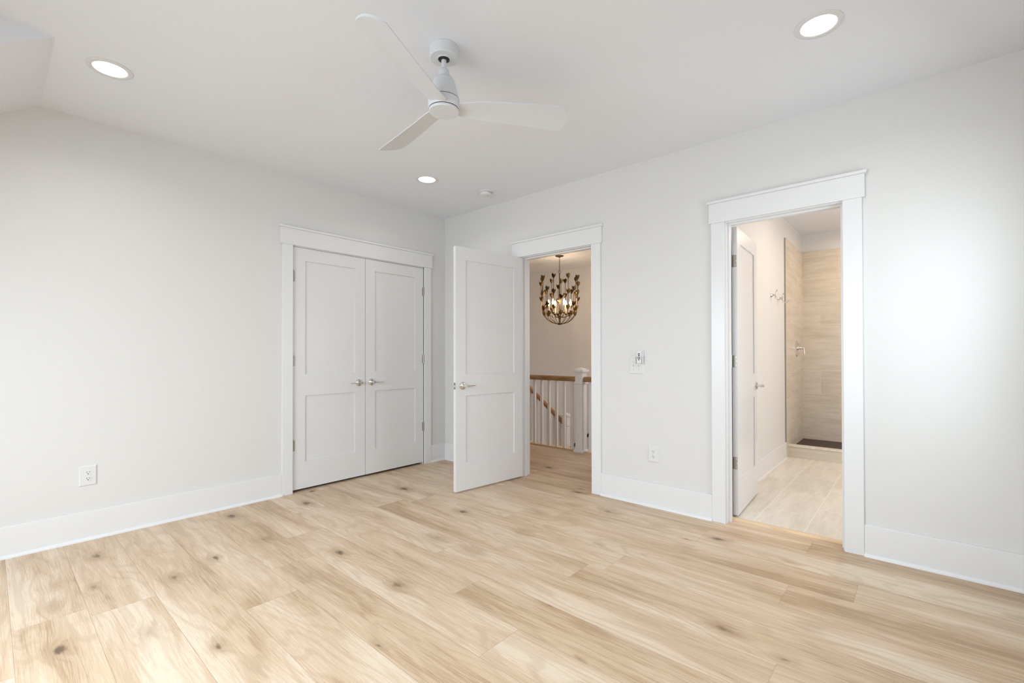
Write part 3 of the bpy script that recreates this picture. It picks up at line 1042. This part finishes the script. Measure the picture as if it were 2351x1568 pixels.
rail2 = thing('stair_railing', 'sloping oak handrail and small white newel of the lower flight, seen through the balusters', 'railing', (-0.045, 2.475, -0.762))
newel(rail2, 0, 0.0, 0, 1.042, 0.046)
bm = bmesh.new()
n2 = 24
slope = RISE / RUN
sect = [(y, z * 1.15) for y, z in PR]
lo = [bm.verts.new((-1.02, y, 0.762 + 0.822 + z - 0.0)) for y, z in sect]
hi_z = 0.762 + 0.822 - (1.02 - 0.046) * 0.755
hi = [bm.verts.new((-0.046, y, hi_z + z)) for y, z in sect]
bm.faces.new(lo)
bm.faces.new(hi[::-1])
for i in range(len(sect)):
    bm.faces.new((lo[i], hi[i], hi[(i + 1) % len(sect)], lo[(i + 1) % len(sect)]))
obj('handrail', bm, 'rail', rail2, smooth=True, angle=40)
for k in range(8):
    x = -0.115 - k * 0.118
    zt = hi_z + (-0.046 - x) * 0.755 + 0.01
    zf = 0.04 + (-0.03 - x) * slope
    obj('baluster', boxes((x - 0.0155, x + 0.0155, -0.0155, 0.0155, zf, zt)), 'trim', rail2)
bm = bmesh.new()
prism(bm, [(-0.046, 0.06), (-1.0, 0.06 + 0.954 * slope), (-1.0, -0.26 + 0.954 * slope), (-0.046, 0.0)], -0.03, 0.03, 1)
obj('stringer', bm, 'trim', rail2)

wr = thing('wall_handrail', 'dark brown handrail on the stairwell wall beyond the newel post', 'handrail', (-0.25, 3.52, -0.20))
bm = bmesh.new()
tube(bm, [(0.02, 0, 0.012), (-1.2, 0, -0.88)], 0.024, 14)
obj('rail', bm, 'walkwood', wr, smooth=True)
for tt in (0.25, 0.8):
    bm = bmesh.new()
    x, z = -1.2 * tt, -0.88 * tt
    tube(bm, [(x, 0, z - 0.02), (x, 0.01, z - 0.06), (x, 0.08, z - 0.07)], 0.007, 8)
    obj('bracket', bm, 'darkmetal', wr, smooth=True)

# chandelier
CX, CY = -0.186, 2.513
ch = thing('chandelier', 'lit brass chandelier of tulip-bud stems hanging over the stairwell', 'chandelier', (CX, CY, H))
bm = bmesh.new()
lathe(bm, [(0, 0), (0.068, 0), (0.068, -0.004), (0.055, -0.013), (0.016, -0.020), (0.010, -0.030), (0, -0.030)], 32)
obj('canopy', bm, 'darkmetal', ch, smooth=True)
bm = bmesh.new()
nl = 10
for k in range(nl):
    z = -0.040 - k * 0.0212
    torus(bm, 0.0075, 0.0022, Matrix.Translation((0, 0, z)) @ Matrix.Rotation(PI / 2 * (k % 2), 4, 'Z') @ Matrix.Rotation(PI / 2, 4, 'X'), 14, 6, 1.75)
obj('chain', bm, 'darkmetal', ch, smooth=True)
bm = bmesh.new()
torus(bm, 0.018, 0.004, Matrix.Translation((0, 0, -0.256)) @ Matrix.Rotation(PI / 4, 4, 'Z') @ Matrix.Rotation(PI / 2, 4, 'X'), 28, 8)
obj('loop', bm, 'bronze', ch, smooth=True)
bm = bmesh.new()
lathe(bm, [(0, -0.272), (0.008, -0.272), (0.008, -0.60), (0.014, -0.61), (0.014, -0.70), (0.009, -0.72), (0.009, -0.93), (0.022, -0.945), (0.022, -0.985), (0.009, -1.0), (0.009, -1.07), (0, -1.07)], 20)
obj('center_rod', bm, 'bronze', ch, smooth=True)
bm = bmesh.new()
lathe(bm, [(0, -1.052), (0.020, -1.056), (0.036, -1.066), (0.038, -1.078), (0.030, -1.090), (0, -1.095)], 28)
obj('hub', bm, 'darkmetal', ch, smooth=True)


def bud_mesh():
    """three pointed cupped petals around a short stalk"""
    bm = bmesh.new()
    nu, nv = 6, 8
    for p in range(3):
        a0 = p * 2 * PI / 3
        g = []
        for j in range(nv + 1):
            f = j / nv
            rad = 0.0045 + 0.0275 * math.sin(PI / 2 * min(1.0, f / 0.72)) - 0.004 * max(0.0, f - 0.72)
            half = 1.04 * math.sqrt(max(0.0, 1 - max(0.0, (f - 0.45) / 0.55) ** 2.2)) * min(1.0, 0.55 + f) + 0.012
            row = []
            for i in range(nu + 1):
                q = (i / nu) * 2 - 1
                an = a0 + q * half
                rr = rad * (1.0 - 0.10 * q * q)
                row.append(bm.verts.new((rr * math.cos(an), rr * math.sin(an), 0.084 * f - 0.006 * q * q * f)))
            g.append(row)
        for A, B in zip(g, g[1:]):
            for i in range(nu):
                bm.faces.new((A[i], A[i + 1], B[i + 1], B[i]))
    bmesh.ops.solidify(bm, geom=bm.faces[:], thickness=0.0012)
    return bm


stem_path = [(0.024, -1.078), (0.075, -1.072), (0.135, -1.050), (0.195, -1.010), (0.242, -0.955), (0.272, -0.885), (0.285, -0.80), (0.288, -0.70), (0.290, -0.58)]
bud_data = None
NS = 16
for k in range(NS):
    ang = 2 * PI * k / NS + 0.30
    ca, sa = math.cos(ang), math.sin(ang)
    topz = (-0.400, -0.488, -0.400, -0.583)[k % 4]
    pts = [Vector((r * ca, r * sa, z)) for r, z in stem_path] + [Vector((0.291 * ca, 0.291 * sa, topz + 0.01))]
    fine = []
    for a_, b_ in zip(pts, pts[1:]):
        fine += [a_, (a_ + b_) / 2]
    fine.append(pts[-1])
    bm = bmesh.new()
    tube(bm, fine, 0.0040, 8)
    s_ = obj('stem', bm, 'bronze', ch, smooth=True)
    for q in range(3):
        z = max(topz - q * 0.235, -0.955)
        # radius of the stem at this height
        rr = 0.291
        for (ra, za), (rb, zb_) in zip(stem_path, stem_path[1:]):
            if za <= z <= zb_:
                rr = ra + (rb - ra) * (z - za) / (zb_ - za)
        if bud_data is None:
            b_o = obj('bud', bud_mesh(), 'gold', s_, smooth=True, angle=80)
            bud_data = b_o.data
        else:
            b_o = bpy.data.objects.new('bud', bud_data)
            C.objects.link(b_o)
            b_o.parent = s_
        b_o.location = (rr * ca, rr * sa, z)
        b_o.rotation_euler = (0, 0, ang + random.uniform(-0.5, 0.5))
for k in range(6):
    ang = yaw + math.radians(168 + 60 * k)
    ca, sa = math.cos(ang), math.sin(ang)
    bm = bmesh.new()
    tube(bm, [(0.015 * ca, 0.015 * sa, -0.965), (0.07 * ca, 0.07 * sa, -0.975), (0.13 * ca, 0.13 * sa, -0.955), (0.168 * ca, 0.168 * sa, -0.92)], 0.005, 8)
    lathe(bm, [(0, -0.925), (0.018, -0.920), (0.024, -0.905), (0.010, -0.900), (0, -0.900)], 16, Matrix.Translation((0.17 * ca, 0.17 * sa, 0)))
    arm = obj('arm', bm, 'bronze', ch, smooth=True)
    bm = bmesh.new()
    lathe(bm, [(0, -0.900), (0.011, -0.900), (0.011, -0.790), (0, -0.788)], 14, Matrix.Translation((0.17 * ca, 0.17 * sa, 0)))
    obj('candle_sleeve', bm, 'candle', arm, smooth=True)
    bm = bmesh.new()
    lathe(bm, [(0, -0.790), (0.009, -0.786), (0.016, -0.768), (0.0175, -0.752), (0.014, -0.728), (0.007, -0.706), (0.002, -0.692), (0, -0.690)], 16, Matrix.Translation((0.17 * ca, 0.17 * sa, 0)))
    obj('bulb', bm, 'bulb', arm, smooth=True)
    pl = bpy.data.lights.new('chandelier_bulb', 'POINT')
    pl.energy = 14.0
    pl.color = (1.0, 0.78, 0.54)
    pl.shadow_soft_size = 0.018
    po = bpy.data.objects.new('chandelier_bulb', pl)
    C.objects.link(po)
    po.location = (CX + 0.17 * ca, CY + 0.17 * sa, H - 0.74)


# ------------------------------------------------------------------ bathroom fittings
def hook(loc, label, first=None):
    if first:
        return dup(first, loc, 0, label)
    t = thing('robe_hook', label, 'robe hook', loc, 0, 'robe hooks on the bathroom wall')
    rx = Matrix.Rotation(PI / 2, 4, 'Y')
    bm = bmesh.new()
    lathe(bm, [(0, 0), (0.026, 0), (0.026, 0.004), (0.020, 0.008), (0.011, 0.020), (0.009, 0.032), (0.013, 0.038), (0.013, 0.046), (0, 0.050)], 28, rx)
    obj('rosette', bm, 'nickel', t, smooth=True)
    bm = bmesh.new()
    tube(bm, [(0.038, 0, 0.0), (0.045, 0, 0.015), (0.050, 0, 0.034), (0.056, 0, 0.048), (0.058, 0, 0.052)], [0.007, 0.006, 0.0055, 0.007, 0.008], 12)
    obj('upper_prong', bm, 'nickel', t, smooth=True)
    bm = bmesh.new()
    tube(bm, [(0.040, 0, 0.0), (0.044, 0, -0.022), (0.052, 0, -0.040), (0.068, 0, -0.052), (0.086, 0, -0.050), (0.099, 0, -0.038), (0.107, 0, -0.024)], [0.007, 0.006, 0.0055, 0.0055, 0.0055, 0.006, 0.0075], 12)
    obj('lower_prong', bm, 'nickel', t, smooth=True)
    return t


k1 = hook((BW, 1.915, 1.805), 'nickel double robe hook on the bathroom wall, nearer the door')
hook((BW, 2.225, 1.800), 'nickel double robe hook on the bathroom wall, nearer the shower tile', k1)

sv = thing('shower_valve', 'polished nickel shower valve lever on the beige tile', 'shower valve', (BW + 0.013, 3.165, 1.258))
bm = bmesh.new()
pts = []
for i in range(36):
    a_ = 2 * PI * i / 36
    pts.append((0.042 * math.cos(a_), 0.058 * (1 if math.sin(a_) > 0 else -1) + 0.042 * math.sin(a_)))
prism(bm, pts, 0.0, 0.009, 0)
obj('escutcheon', bm, 'nickel', sv, bevel=0.003)
bm = bmesh.new()
lathe(bm, [(0.026, 0.008), (0.024, 0.022), (0.018, 0.030), (0.016, 0.050), (0.013, 0.056), (0.010, 0.085), (0, 0.088)], 28, Matrix.Translation((0, 0, 0.005)) @ Matrix.Rotation(PI / 2, 4, 'Y'))
obj('stem', bm, 'nickel', sv, smooth=True)
bm = bmesh.new()
tube(bm, [(0.078, 0, 0.012), (0.082, 0, -0.010), (0.084, 0, -0.045), (0.086, 0, -0.075)], [0.011, 0.0095, 0.008, 0.008], 14, True, 0.8)
obj('lever', bm, 'nickel', sv, smooth=True)
bm = bmesh.new()
lathe(bm, [(0.014, 0.008), (0.014, 0.020), (0.010, 0.024), (0, 0.025)], 20, Matrix.Translation((0, 0, 0.062)) @ Matrix.Rotation(PI / 2, 4, 'Y'))
obj('diverter_knob', bm, 'nickel', sv, smooth=True)
